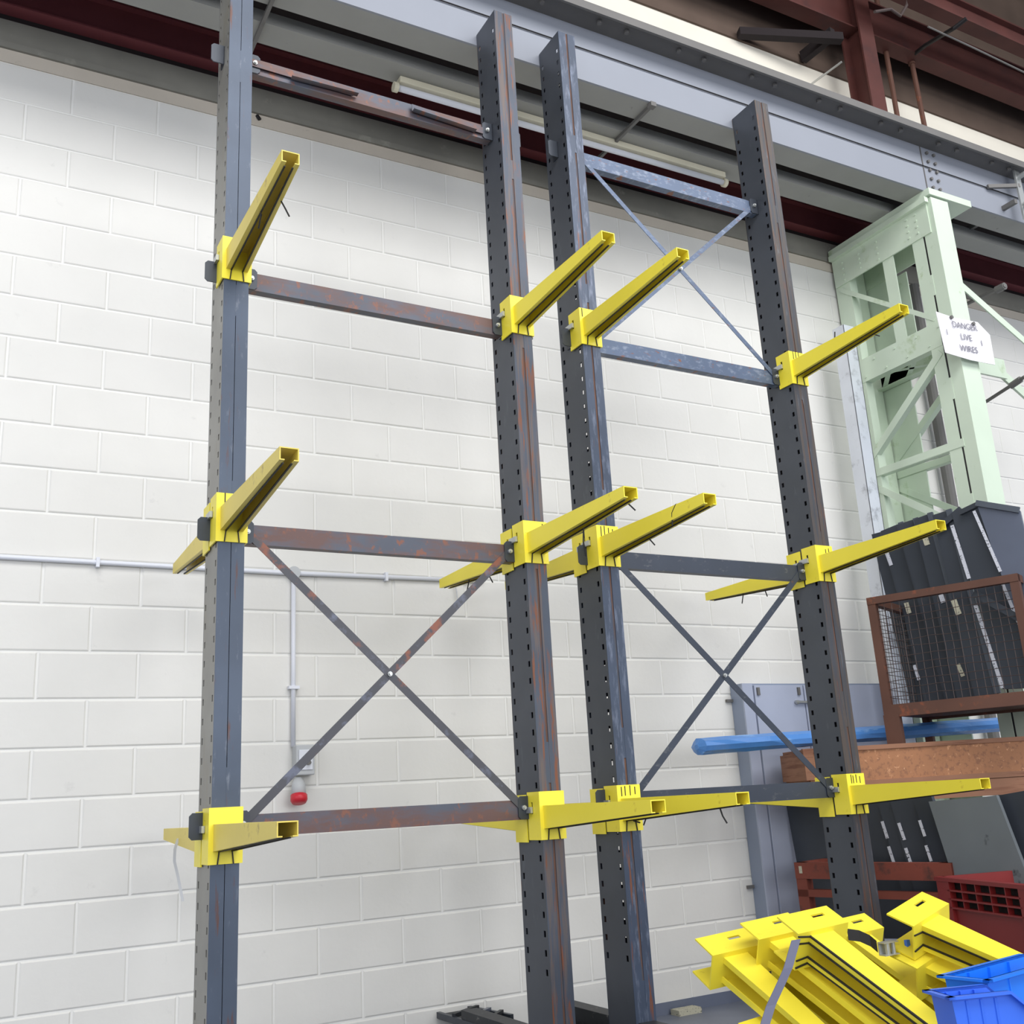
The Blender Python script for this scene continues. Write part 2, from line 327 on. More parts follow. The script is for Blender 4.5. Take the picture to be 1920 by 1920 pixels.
# power rail bits on the right
thing_mb(MB().box((6.66, -1.06, 5.30), (6.72, -1.075, 5.74)).tube([(6.69, -1.14, 5.67), (6.69, -1.06, 5.67)], .02, 8).tube([(6.69, -1.14, 5.42), (6.69, -1.06, 5.42)], .028, 8), 'rail_bracket', M['zinc'], 'zinc bracket plate bolted to crane girder at right edge', 'bracket')
thing_mb(MB().bar((6.69, -1.07, 5.60), (6.40, -1.0, 5.56), .03, .02), 'conductor_arm', M['rail'], 'short dark conductor arm on the crane girder face', 'rod')
thing_mb(MB().bar(atY(1905, 377, -1.1), atY(1812, 432, -.62), .035, .03), 'lower_conductor_arm', M['rail'], 'longer dark conductor arm passing under the crane girder', 'rod')
thing_mb(MB().tube([atY(1812, 570, -.3), atY(1885, 535, -.75)], .016, 8).tube([atY(1868, 544, -.66), atY(1884, 536, -.74)], .03, 8), 'upper_bus_rod', M['rail'], 'dark threaded rod with clamp beside the tower, above the paper sign', 'rod')
thing_mb(MB().tube([atY(1849, 753, -.3), atY(1922, 706, -.75)], .014, 8).tube([atY(1895, 724, -.60), atY(1914, 711, -.70)], .026, 8), 'lower_bus_rod', M['rail'], 'dark rod with end clamp beside the tower, below the paper sign', 'rod')

# ------------------------------------------------------------------ mint green tower
TX = 5.685; T2 = 6.0
tw = empty('crane_tower', (TX, -1.0, 0))
def T(mb, name, **k): return P(mb, name, M['mint'], tw, **k)
T(MB().box((5.66, -1.02, 5.30), (6.12, -.02, GB)), 'cap_plate')
T(MB().box((TX, -1.005, 0), (TX + .185, -.99, 5.29)).box((TX, -.915, 0), (TX + .185, -.90, 5.29)).box((TX, -.99, 0), (TX + .012, -.915, 5.29)), 'front_leg')
P(MB().box((TX + .002, -.902, 0), (TX + .008, -.884, 5.29)), 'joint_gap', M['black'], tw)
T(MB().box((TX - .002, -.885, 0), (TX + .012, -.785, 5.29)).box((TX + .0125, -.80, 0), (TX + .1, -.786, 5.28)), 'inner_chord')
for z in (4.55, 3.75, 2.9): T(MB().box((TX - .003, -.905, z), (TX + .006, -.88, z + .16)), 'batten')
T(MB().box((TX, -.165, 0), (TX + .012, -.02, 5.29)).box((TX + .0125, -.06, 0), (TX + .3, -.045, 5.28)).box((TX + .0125, -.164, 0), (TX + .08, -.153, 5.28)), 'wall_leg')
T(MB().box((T2, -.32, 0), (T2 + .012, -.02, 5.29)), 'far_wall_leg')
T(MB().box((T2, -.885, 4.3), (T2 + .012, -.785, 5.29)), 'far_chord')
T(MB().box((TX - .012, -.965, 5.02), (TX - .0005, -.03, 5.292)).box((TX - .05, -.99, 5.25), (TX - .0125, -.035, 5.290)), 'gusset_plate')
T(MB().box((T2 - .01, -.9, 5.05), (T2, -.03, 5.292)), 'far_gusset_plate')
rv = MB().tube([(0, 0, 0), (-.008, 0, 0)], .009, 8).mesh('rivet', M['mint'])
for (y, z) in [(-.13 - a * .0, 5.2 - i * .05) for a in (0,) for i in range(4)] + [(-.30, 5.19 - i * .04) for i in range(4)] + [(-.48, 5.2 - i * .05) for i in range(4)] + [(-.78, 5.22 - i * .05) for i in range(4)] + [(-.86, 5.22 - i * .05) for i in range(4)] + [(-.08 - .1 * j, 4.31 - .11 * i) for j in range(9) for i in (0, 1) if j % 2 == i]:
    o = bpy.data.objects.new('rivet', rv); COL.objects.link(o); o.parent = tw; o.location = Vector((TX - (.012 if z > 5 else .004), y, z)) - tw.location
T(MB().box((TX, -.60, 4.34), (TX + .01, -.50, 5.03)).box((TX + .0105, -.51, 4.35), (TX + .1, -.501, 5.02)), 'inner_upright')
T(MB().box((T2, -.45, 4.34), (T2 + .01, -.34, 5.03)), 'far_upright')
T(MB().box((TX - .004, -.885, 4.165), (TX + .01, -.05, 4.35)).box((TX + .0105, -.880, 4.167), (TX + .07, -.055, 4.177)).box((TX + .0105, -.880, 4.338), (TX + .05, -.055, 4.348)), 'mid_beam')
T(MB().box((T2, -.885, 4.165), (T2 + .01, -.05, 4.35)).box((T2 - .07, -.880, 4.167), (T2 - .0005, -.055, 4.177)), 'far_mid_beam')
for y0, y1 in ((-.8, -.6), (-.6, -.35), (-.35, -.6), (-.35, -.12)):
    T(MB().bar((TX + .05, y0, 4.18), (T2 - .05, y1, 4.18), .006, .035), 'lacing_bar')
def ang(p, q, w_=.05):
    p = Vector(p); q = Vector(q)
    return MB().bar(p, q, w_, .007, up=(0, .3, 1)).bar(p + Vector((.025, 0, -w_ / 2)), q + Vector((.025, 0, -w_ / 2)), .007, .05, up=(0, 0, 1))
T(ang((TX - .005, -.10, 3.56), (TX - .005, -.86, 4.12), .055), 'diagonal')
T(ang((TX - .005, -.08, 3.44), (TX - .005, -.915, 3.425), .055), 'horizontal')
T(ang((TX - .005, -.10, 3.34), (TX - .005, -.86, 2.80), .05), 'diagonal')
T(ang((TX - .004, -.07, 4.99), (TX - .004, -.86, 4.38), .035), 'diagonal')
T(ang((T2 - .005, -.06, 3.58), (T2 - .005, -.62, 3.97), .05), 'diagonal')
T(ang((T2 - .005, -.06, 3.47), (T2 - .005, -.62, 3.46), .05), 'horizontal')
T(ang((T2 - .005, -.06, 3.37), (T2 - .005, -.62, 3.0), .05), 'diagonal')
T(MB().bar(atY(1800, 533, -.96), atY(1935, 652, -.96), .055, .01, up=(0, 0, 1)), 'knee_brace')
T(MB().bar(atY(1838, 665, -.55), atY(1935, 752, -.55), .075, .02, up=(0, 0, 1)), 'knee_brace')
T(MB().box((6.0, -.62, 4.17), (6.75, -.60, 4.33)), 'side_beam')
tag(tw, 'mint green riveted steel tower carrying the crane girder', 'tower')
# sign
sgn = empty('paper_sign', (5.70, -1.04, 4.15))
c4 = [atY(1755, 584, -1.045), atY(1773, 661, -1.045), atY(1820, 675, -1.05), atY(1866, 684, -1.045), atY(1856, 628, -1.05), atY(1833, 604, -1.04), atY(1790, 596, -1.04)]
P(MB().prism(c4, (0, .004, 0)), 'paper_sheet', M['paper'], sgn)
def text(s, x, y, size, parent, m, Y=-1.052, rot=-.05, name='lettering', extr=.0008):
    cu = bpy.data.curves.new(name, 'FONT'); cu.body = s; cu.size = size; cu.align_x = 'CENTER'; cu.align_y = 'CENTER'; cu.extrude = extr
    o = bpy.data.objects.new(name, cu); COL.objects.link(o); cu.materials.append(m)
    me = bpy.data.meshes.new_from_object(o.evaluated_get(bpy.context.evaluated_depsgraph_get())); me.materials.clear(); me.materials.append(m)
    bpy.data.objects.remove(o); o = bpy.data.objects.new(name, me); COL.objects.link(o)
    p = atY(x, y, Y); o.parent = parent; o.matrix_parent_inverse = Matrix.Translation(parent.location).inverted()
    o.location = p; o.rotation_euler = (math.pi / 2, rot, 0); return o
text('DANGER', 1809, 612, .066, sgn, M['ink']); text('LIVE', 1812, 633, .066, sgn, M['ink']); text('WIRES', 1817, 655, .066, sgn, M['ink'])
text('1', 1776, 623, .06, sgn, M['ink']); text('1', 1841, 644, .06, sgn, M['ink'])
for x, y in ((1786, 594), (1827, 606)):
    p = atY(x, y, -1.06); P(MB().tube([p, p + Vector((0, .015, 0))], .013, 8), 'magnet', M['rail'], sgn)
tag(sgn, 'white paper warning sign pinned to the mint tower leg', 'sign')
# galvanised upright beside tower and grey pipe behind
thing_mb(MB().box((5.36, -.30, 0), (5.365, -.19, 4.60)).box((5.36, -.30, 0), (5.475, -.295, 4.60)).box((5.47, -.30, 0), (5.475, -.19, 4.60)), 'galvanised_post', M['galv'], 'tall bright galvanised channel post standing left of the mint tower', 'post')
for ob in [bpy.data.objects['galvanised_post']]: ob.rotation_euler = (0, .012, 0); ob.location = (-.035, 0, -.0)
thing_mb(MB().tube([(6.55, -.08, 0), (6.55, -.08, 5.2)], .042, 12), 'downpipe', M['rail'], 'dark grey vertical pipe on the wall seen through the mint tower', 'pipe')

# ------------------------------------------------------------------ wall electrics
cb = empty('wall_conduit', (1.22, -.02, 2.47))
P(MB().tube([(-3.5, -.016, 2.49), (-.2, -.016, 2.474), (1.2, -.016, 2.466), (2.36, -.016, 2.478)], .0125, 10), 'horizontal_tube', M['white'], cb, smooth=True)
P(MB().tube([(1.222, -.016, 2.44), (1.218, -.016, 1.56)], .0125, 10), 'vertical_tube', M['white'], cb, smooth=True)
P(MB().tube([(1.222, 0, 2.468), (1.222, -.035, 2.468)], .034, 14), 'junction_box', M['greyplastic'], cb)
for p in ((.24, 2.470, 0), (1.75, 2.472, 0), (1.22, 1.86, 1)):
    mb = MB().box((p[0] - (.028 if p[2] else .008), -.034, p[1] - (.008 if p[2] else .024)), (p[0] + (.028 if p[2] else .008), -.002, p[1] + (.008 if p[2] else .024)))
    P(mb, 'clip', M['white'], cb)
tag(cb, 'white conduit run across the wall and down to the socket', 'conduit')
iso = empty('isolator_socket', (1.26, 0, 1.49))
P(MB().box((1.215, -.075, 1.415), (1.313, -.003, 1.565)), 'switch_box', M['greyplastic'], iso, bevel=.006)
P(MB().box((1.228, -.082, 1.44), (1.30, -.075, 1.54)), 'switch_cover', M['white'], iso, bevel=.003)
P(MB().tube([(1.275, -.082, 1.475), (1.275, -.10, 1.475)], .012, 8), 'switch_knob', M['rail'], iso)
P(MB().tube([(1.236, -.04, 1.40), (1.232, -.055, 1.37), (1.228, -.075, 1.315)], [.022, .034, .037], 14), 'socket_body', M['greyplastic'], iso, smooth=True)
P(MB().tube([(1.228, -.075, 1.318), (1.226, -.083, 1.295), (1.225, -.088, 1.28)], [.042, .043, .034], 14), 'socket_ring', M['redplastic'], iso, smooth=True)
tag(iso, 'grey switched socket box with red ring below the conduit', 'socket')
thing_mb(MB().tube([(2.175, -.02, 2.46), (2.185, -.018, 2.40), (2.19, -.018, 2.33)], .004, 6), 'wall_wire', M['whitestrip'], 'short thin wire hanging on wall under the conduit end', 'wire')
thing_mb(MB().tube([atY(482, 217, -.005), atY(487, 224, -.012)], .012, 6), 'wall_hook', M['black'], 'small dark lump on the wall head right of the first column', 'hook')

# ------------------------------------------------------------------ racks
def perf_web(x, t, y0, y1, zt, rows, hy, hz, z0, pitch, n):
    """vertical plate at x..x+t with two rows of punched slots"""
    mb = MB(); ys = [y0]
    for r in rows: ys += [r - hy / 2, r + hy / 2]
    ys.append(y1); zs = [z0 + i * pitch for i in range(n)]
    for xx in (x, x + t):
        for i in range(len(ys) - 1):
            a, b = ys[i], ys[i + 1]
            if i % 2 == 0: mb.add([(xx, a, 0), (xx, b, 0), (xx, b, zt), (xx, a, zt)], [(0, 1, 2, 3)])
            else:
                zz = [0]
                for z in zs: zz += [z - hz / 2, z + hz / 2]
                zz.append(zt)
                for k in range(0, len(zz) - 1, 2): mb.add([(xx, a, zz[k]), (xx, b, zz[k]), (xx, b, zz[k + 1]), (xx, a, zz[k + 1])], [(0, 1, 2, 3)])
    for r in rows:
        for z in zs:
            a, b, c, d = r - hy / 2, r + hy / 2, z - hz / 2, z + hz / 2
            mb.add([(x, a, c), (x, b, c), (x, b, d), (x, a, d), (x + t, a, c), (x + t, b, c), (x + t, b, d), (x + t, a, d)], [(0, 1, 5, 4), (1, 2, 6, 5), (2, 3, 7, 6), (3, 0, 4, 7)])
    for (ya, yb) in ((y0, y0), (y1, y1)):
        mb.add([(x, ya, 0), (x + t, ya, 0), (x + t, ya, zt), (x, ya, zt)], [(0, 1, 2, 3)])
    mb.add([(x, y0, zt), (x + t, y0, zt), (x + t, y1, zt), (x, y1, zt)], [(0, 1, 2, 3)])
    return mb
CW, CY0, CY1, CH = .108, -1.20, -.983, 5.42
LV = (1.20, 2.376, 3.555, 4.70)                # bracket tab heights
def ear_mesh():
    mb = MB(); c = .012; w_, h = .062, .10
    pr = [(0, 0, -h/2), (w_ - c, 0, -h/2), (w_, 0, -h/2 + c), (w_, 0, h/2 - c), (w_ - c, 0, h/2), (0, 0, h/2)]
    mb.prism(pr, (0, .006, 0)); mb.box((-.0, 0, -h / 2), (.005, .05, h / 2)); return mb
BOLT = MB().tube([(0, .02, 0), (0, -.010, 0)], .011, 8).tube([(0, -.010, 0), (0, -.018, 0)], .007, 8).mesh('bolt', M['zinc'])
def column(rack, x0, fm, wm, seam_seed):
    c = empty('column_slot', (x0, 0, 0))
    bpy.data.objects.remove(c)
    g_ = .0013 if x0 < 1 else .006
    mb = MB().box((x0, CY0, .0), (x0 + CW / 2 - g_, CY0 + .0035, CH)).box((x0 + CW / 2 + g_, CY0, 0), (x0 + CW, CY0 + .0035, CH))
    mb.box((x0, CY1 - .0035, 0), (x0 + CW / 2 - .0013, CY1, CH)).box((x0 + CW / 2 + .0013, CY1 - .0035, 0), (x0 + CW, CY1, CH))
    col = mb.build('column', fm, rack)
    z0 = .52; n = int((CH - .10 - z0) / .0772) + 1
    for xx in (x0, x0 + CW - .0035):
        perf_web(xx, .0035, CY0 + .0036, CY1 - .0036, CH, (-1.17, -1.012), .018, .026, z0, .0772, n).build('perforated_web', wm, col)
    if x0 > 1: MB().box((x0 + CW / 2 - .0075, CY0 + .0036, 0), (x0 + CW / 2 + .0075, CY0 + .006, CH)).build('seam_strip', M['rustseam'], col)
    r = random.Random(seam_seed); z = r.uniform(.1, .5)
    while z < CH - .1:
        l = r.uniform(.10, .2)
        MB().box((x0 + CW / 2 - g_ - .0005, CY0 + (.001 if x0 > 1 else -.0006), z), (x0 + CW / 2 + g_ + .0005, CY0 + .0034, min(z + l, CH - .02))).build('seam_weld', fm, col); z += l + r.uniform(.7, 1.1)
    MB().box((x0 + .02, CY1, .0), (x0 + CW - .02, CY1 + .72, .012)).box((x0 + CW / 2 - .004, CY1, .012), (x0 + CW / 2 + .004, CY1 + .70, .20)).box((x0 + .012, CY1, .20), (x0 + CW - .012, CY1 + .70, .26)).build('base_leg', M['darkjunk'], col)
    MB().box((x0 + .02, CY0 - .50, .0), (x0 + CW - .02, CY0, .012)).box((x0 + CW / 2 - .004, CY0 - .50, .012), (x0 + CW / 2 + .004, CY0, .20)).box((x0 + .012, CY0 - .50, .20), (x0 + CW - .012, CY0, .26)).build('base_leg', M['darkjunk'], col)
    em = ear_mesh().mesh('connector_tab', M['sheet'])
    for z in LV:
        for s in (-1, 1):
            o = bpy.data.objects.new('connector_tab', em); COL.objects.link(o); o.parent = col
            o.location = (x0 if s < 0 else x0 + CW, -1.108, z); o.scale = (s, 1, 1)
    return col
def rack(x0, x1, lean, fm0, fm1, wm0, wm1, bms, xtop, name, label):
    rk = empty(name, (0, 0, (x0 + x1 + CW) / 2 * lean), (0, lean, 0))
    column(rk, x0, fm0, wm0, x0 * 10); column(rk, x1, fm1, wm1, x1 * 10)
    L, Rr = x0 + CW, x1
    for z, bmm in zip(LV, bms):
        zt = z + .034
        MB().box((L + .012, -1.101, zt - .085), (Rr - .012, -1.098, zt)).box((L + .012, -1.098, zt - .085), (Rr - .012, -1.055, zt - .082)).box((L + .012, -1.098, zt - .003), (Rr - .012, -1.055, zt)).build('cross_beam', bmm, rk)
        for x in (L + .036, Rr - .036):
            o = bpy.data.objects.new('bolt', BOLT); COL.objects.link(o); o.parent = rk; o.location = (x, -1.109, z)
    def xb(za, zb, m, bw_=.034):
        a = (L + .036, -1.1045, za); b = (Rr - .036, -1.1045, zb); c = (L + .036, -1.099, zb); d = (Rr - .036, -1.099, za)
        MB().bar(a, b, bw_, .004, up=(0, 0, 1)).build('brace', m, rk)
        MB().bar((c[0], -1.1035, c[2]), (d[0], -1.1035, d[2]), bw_, .0035, up=(0, 0, 1)).build('brace', m, rk)
        o = bpy.data.objects.new('bolt', BOLT); COL.objects.link(o); o.parent = rk; o.location = ((L + Rr) / 2, -1.105, (za + zb) / 2)
    xb(LV[1], LV[0], M['brace'] if not xtop else M['beamdark'])
    if xtop: xb(LV[3], LV[2], M['beamblue'], .028)
    tag(rk, label, 'rack'); return rk
rkA = rack(.530, 1.962, .0062, M['steel'], M['steelrust'], M['weblit'], M['web'], (M['beam'],) * 4, False, 'cantilever_rack', 'left hand cantilever rack with rusty cross beams and dull yellow arms at far left')
rkB = rack(2.378, 3.832, .0052, M['steelblue'], M['steelbrown'], M['web'], M['web'], (M['beamdark'], M['beamdark'], M['beamblue'], M['beamblue']), True, 'cantilever_rack', 'right hand cantilever rack with a second pair of crossed braces at its top')
# loose brace bars bolted flat along the top beam of the left rack
MB().bar((.66, -1.112, 4.700), (1.17, -1.112, 4.695), .040, .004).bar((.85, -1.125, 4.672), (1.19, -1.125, 4.682), .006, .03).build('folded_brace', M['beam'], rkA)
MB().bar((1.90, -1.112, 4.690), (1.485, -1.120, 4.700), .040, .004).bar((1.49, -1.13, 4.682), (1.85, -1.125, 4.668), .006, .03).build('folded_brace', M['beam'], rkA)

# ------------------------------------------------------------------ arms
AR_W, AR_L = .069, .79
def arm_profile(w_, h, y, t=.004, l=.017):
    a = w_ / 2
    return [(x, y, z) for x, z in ((-a, 0), (a, 0), (a, -h), (a - l, -h), (a - l, -h + t), (a - t, -h + t), (a - t, -t), (-a + t, -t), (-a + t, -h + t), (-a + l, -h + t), (-a + l, -h), (-a, -h))]
def arm_parts():
    p = {}
    p['arm_channel'] = MB().loft([arm_profile(.094, .098, 0, l=.022), arm_profile(AR_W, .048, -AR_L, l=.018)])
    t = .006; hw = .0645; mb = MB()
    mb.box((-hw, -.003, -.145), (hw, .003, .06))
    for s in (-1, 1):                          # wings with a slot
        xa, xb_ = s * hw, s * (hw - t)
        ya, yb = .003, .105; za, zb = -.145, .06; sy0, sy1, sz0, sz1 = .058, .074, -.034, .016
        for (a, b, c, d) in ((ya, sy0, za, zb), (sy1, yb, za, zb), (sy0, sy1, za, sz0), (sy0, sy1, sz1, zb)): mb.box((xa, a, c), (xb_, b, d))
    p['bracket'] = mb
    p['locking_pin'] = MB().box((-hw - .008, .060, -.026), (hw + .008, .070, -.004)).box((-hw - .013, .056, -.030), (-hw - .002, .122, -.004)).box((hw + .002, .056, -.030), (hw + .013, .122, -.004))
    ed = MB(); eo = MB()
    for s in (-1, 1):
        ed.bar((s * .0245, -.004, -.0995), (s * .0155, -AR_L * .97, -.0505), .005, .006)
        ed.bar((s * .0245, -.0055, -.100), (s * .030, -.0055, -.145), .0045, .004, up=(0, 1, 0))
        eo.bar((s * .0465, -.004, -.096), (s * .034, -AR_L * .95, -.0485), .006, .006)
        eo.bar((s * .0465, -.0055, -.098), (s * .055, -.0055, -.145), .0055, .004, up=(0, 1, 0))
    p['outer_edging'] = eo
    p['rubber_edging'] = ed
    return p
APM = {}
def arm_mesh(k, mt):
    key = (k, mt.name)
    if key not in APM: APM[key] = AP[k].mesh(k, mt)
    return APM[key]
def add_child(name, me, parent):
    o = bpy.data.objects.new(name, me); COL.objects.link(o); o.parent = parent; return o
def rack_arm(rk, loc, flip=False, m='yellow', extra=None, drips=()):
    """an arm pinned to a rack column: part with bracket, pin, edging as sub-parts"""
    e = add_child('cantilever_arm', arm_mesh('arm_channel', M[m]), rk); e.location = loc
    if flip: e.rotation_euler = (0, 0, math.pi)
    for k, mt in (('bracket', M['yellow']), ('locking_pin', M['zinc']), ('rubber_edging', M['black'])): add_child(k, arm_mesh(k, mt), e)
    for pts in (extra or ()): MB().tube(pts, .0035, 5).build('plastic_strip', M['black'], e)
    for (dx, z0, z1) in drips: MB().box((dx - .0022, -.0045, z0), (dx + .0022, -.003, z1)).build('paint_drip', M['black'], e)
def loose_arm(label, group, matrix, edging):
    e = empty('cantilever_arm')
    for k, mt in (('arm_channel', M['yellow']), ('bracket', M['yellow']), ('rubber_edging', M['black']), ('outer_edging', M['black'])):
        if (k == 'rubber_edging' and edging < 1) or (k == 'outer_edging' and edging < 2): continue
        add_child(k, arm_mesh(k, mt), e)
    e.matrix_world = matrix; tag(e, label, 'arm', group)
AP = arm_parts()
colx = {1: (.530, .0062), 2: (1.962, .0062), 3: (2.378, .0052), 4: (3.832, .0052)}
ZT = (1.205, 2.447, 3.625)                     # arm top heights
names = {1: 'leftmost column', 2: 'second column', 3: 'third column', 4: 'rightmost column'}
lev = ('lowest', 'middle', 'top')
G1 = 'yellow arms on the front of the racks'
drape = {
 (1, 2): [[(.034, -.55, -.06), (.05, -.56, -.10), (.062, -.57, -.135)], [(-.02, -.45, -.07), (-.03, -.50, -.11), (-.03, -.46, -.15)]],
 (2, 1): [[(0, -.42, -.08), (.0, -.41, -.14), (.02, -.39, -.20)], [(.034, -.72, -.05), (.06, -.73, -.08)]],
 (3, 1): [[(-.034, -.56, -.085), (-.036, -.57, -.03), (-.036, -.60, 0), (0, -.62, .006)], [(.03, -.3, -.08), (.05, -.31, -.11)]],
 (3, 0): [[(.02, -.62, -.06), (.025, -.625, -.09), (.04, -.63, -.12)], [(-.02, -.15, -.09), (-.03, -.14, -.12)], [(-.02, -.05, -.10), (.01, -.06, -.11)]],
 (4, 2): [[(.0, -.3, .0), (-.01, -.32, .05)], [(.03, -.55, -.06), (.06, -.56, -.07)]]}
DR = {(3, 1): ((-.038, .0, .055), (-.018, .004, .058), (.006, .012, .05), (.03, .02, .045)), (3, 0): ((-.040, .01, .052), (-.02, .012, .055), (.008, .012, .057), (.035, .016, .05)),
      (3, 2): ((-.048, .01, .058),), (4, 2): ((-.03, .012, .06), (-.01, .012, .06), (.012, .02, .06)), (4, 1): ((.012, .01, .04), (.035, .01, .045)), (4, 0): ((-.032, .01, .055), (-.018, .01, .05), (.004, .012, .055), (.03, .01, .045)),
      (2, 1): ((-.052, .0, .0), (.04, .03, .05)), (1, 1): ((-.03, .015, .06),)}
for c in (1, 2, 3, 4):
    x0, ln = colx[c]; rk = rkA if c < 3 else rkB; m = 'yellowdull' if c == 1 else 'yellow'
    for li, z in enumerate(ZT): rack_arm(rk, (x0 + CW / 2, CY0 - .004, z), False, m, drape.get((c, li)), DR.get((c, li), ()))
    for li in (0, 1):
        rack_arm(rk, (x0 + CW / 2, CY1 + .004, ZT[li] - .01), True, m, [[(.02, -.45, -.07), (.03, -.46, -.13)], [(-.02, -.3, -.08), (-.05, -.32, -.11)]] if (c, li) in ((4, 1), (2, 1)) else None)
# loose strap on lowest wall-side arm of leftmost column
thing_mb(MB().loft([[(x - .006, y, z), (x + .006, y, z), (x + .006, y + .001, z), (x - .006, y + .001, z)] for x, y, z in [tuple(atY(u, v, -.55)) for u, v in ((334, 1572), (328, 1592), (327, 1615), (333, 1640), (338, 1665), (343, 1690))]]), 'hanging_strip', M['whitestrip'], 'thin white strip dangling from the wall side arm of the first column', 'strip')

# ------------------------------------------------------------------ grey cabinet on the wall
cab = empty('wall_cabinet', (4.14, -.11, 0))
P(MB().box((4.14, -.11, .02), (5.6, -.003, 1.868)), 'cabinet_body', M['cabinetdark'], cab)
P(MB().box((4.235, -.128, .05), (4.655, -.11, 1.855)), 'door', M['cabinet'], cab, bevel=.003)
P(MB().box((4.665, -.128, .05), (5.55, -.11, 1.855)), 'door', M['cabinet'], cab, bevel=.003)
P(MB().box((4.14, -.122, .02), (4.225, -.11, 1.868)), 'side_frame', M['cabinet'], cab)
for x in (4.25, 4.60): P(MB().box((x, -.14, 1.79), (x + .02, -.128, 1.84)), 'hinge', M['rail'], cab)
P(MB().bar((4.56, -.145, 1.745), (4.74, -.145, 1.74), .014, .014).box((4.57, -.145, 1.73), (4.59, -.128, 1.755)), 'latch', M['zinc'], cab)
for z in (1.76, .62): P(MB().box((4.09, -.02, z), (4.14, -.003, z + .018)), 'wall_lug', M['rail'], cab)
tag(cab, 'tall pale blue-grey steel cabinet fixed to the wall behind the right rack', 'cabinet')

# ------------------------------------------------------------------ timber crate, blue bundle
u = Vector((1.33, -.55, 0)).normalized(); n_ = Vector((u.y, -u.x, 0))   # along the crate front / out of its face
if n_.y > 0: n_ = -n_
C0 = Vector((4.17, -.55, 0))
def obox(mb, o, u, v, a, b, c, d, z0, z1):      # box along u from a..b, along v from c..d
    p = [o + u * a + v * c, o + u * b + v * c, o + u * b + v * d, o + u * a + v * d]
    mb.prism([Vector((q.x, q.y, z0)) for q in p], (0, 0, z1 - z0)); return mb
ct = empty('timber_crate', C0 + Vector((0, 0, 1.1)))
P(obox(MB(), C0, u, n_, 0.02, 1.46, -.38, -.012, 1.10, 1.42), 'crate_core', M['timber'], ct)
P(obox(MB(), C0, u, n_, .03, 1.46, -.012, 0, 1.215, 1.405), 'side_board', M['osb'], ct)
P(obox(MB(), C0, u, n_, .0, 1.46, -.012, .014, 1.398, 1.424), 'top_batten', M['timber'], ct)
P(obox(MB(), C0, u, n_, .0, 1.46, -.012, .012, 1.19, 1.222), 'lower_batten', M['timber'], ct)
P(obox(MB(), C0, u, n_, .0, 1.46, -.012, .006, 1.09, 1.186), 'bottom_board', M['timber'], ct)
P(obox(MB(), C0, u, n_, .0, .06, -.38, .016, 1.24, 1.40), 'end_batten', M['timber'], ct)
tag(ct, 'long brown timber crate with chipboard side under the mesh cage', 'crate')
bw = MB()
def ring(c, ru, rz, seed, k=10):
    r = random.Random(seed); return [(c[0], c[1] + ru * math.cos(2*math.pi*i/k) * r.uniform(.9, 1.08), c[2] + rz * math.sin(2*math.pi*i/k) * r.uniform(.9, 1.05)) for i in range(k)]
bw.loft([ring((3.50, -.40, 1.465), .02, .015, 1)] + [ring((3.52 + .16 * i, -.40 - .004 * i, 1.468 + .0045 * i), .07, .05 , 2 + i) for i in range(18)])
thing_mb(bw, 'wrapped_bundle', M['bluewrap'], 'long bundle in blue plastic wrap lying on the timber crate', 'bundle')

# ------------------------------------------------------------------ upper mesh stillage and the steel in it
A0 = Vector((4.74, -.70, 0)); A1 = Vector((5.09, -1.53, 0)); su = (A1 - A0).normalized(); SL = (A1 - A0).length; sn = Vector((su.y, -su.x, 0))
if sn.x > 0: sn = -sn                              # outward, toward the camera's left
st = empty('mesh_stillage', A0 + Vector((0, 0, 1.42)))
def SO(a, b, c, d, z0, z1): return obox(MB(), A0, su, sn, a, b, c, d, z0, z1)
WD = .72
for a in (0, SL - .05):
    for d in (0, -WD): P(SO(a, a + .05, d - .05, d, 1.425 if a < .5 and d == 0 else 1.5, 2.335), 'corner_post', M['stillage'], st)
P(SO(0, SL, -.045, .004, 2.29, 2.335), 'top_rail', M['stillage'], st)
P(SO(0, SL, -WD - .045, -WD, 2.29, 2.335), 'top_rail', M['stillage'], st)
P(SO(0, .045, -WD, 0, 2.29, 2.335), 'top_rail', M['stillage'], st)
P(SO(SL - .045, SL, -WD, 0, 2.29, 2.335), 'top_rail', M['stillage'], st)
P(SO(0, SL, -.05, .002, 1.585, 1.66), 'bottom_rail', M['stillage'], st)
P(SO(0, SL, -WD - .05, -WD, 1.585, 1.66), 'bottom_rail', M['stillage'], st)
P(SO(0, SL, -WD, -.05, 1.60, 1.612), 'deck_plate', M['stillage'], st)
P(SO(-.004, .09, -.05, .006, 1.425, 1.60), 'foot', M['stillage'], st)
P(SO(0, .05, -WD - .05, -WD, 1.425, 1.60), 'foot', M['stillage'], st)
wm_ = MB()
nv = 17
for i in range(1, nv):
    s_ = .05 + (SL - .1) * i / nv; p = A0 + su * s_ + sn * -.02
    pts = [(p.x + random.uniform(-.003, .003), p.y + random.uniform(-.003, .003), z) for z in [1.66 + .63 * k / 6 for k in range(7)]]
    wm_.tube(pts, .0022, 4, False)
for i in range(1, 13):
    z = 1.66 + .63 * i / 13
    wm_.tube([tuple(A0 + su * (.05 + (SL - .1) * k / 8) + sn * -.018 + Vector((0, 0, z + random.uniform(-.005, .005)))) for k in range(9)], .0022, 4, False)
for i in range(1, 14):                             # back end mesh, seen past the left post
    q = A0 + su * .02 - sn * (i * WD / 14); wm_.tube([(q.x, q.y, 1.66), (q.x, q.y, 2.29)], .0022, 4, False)
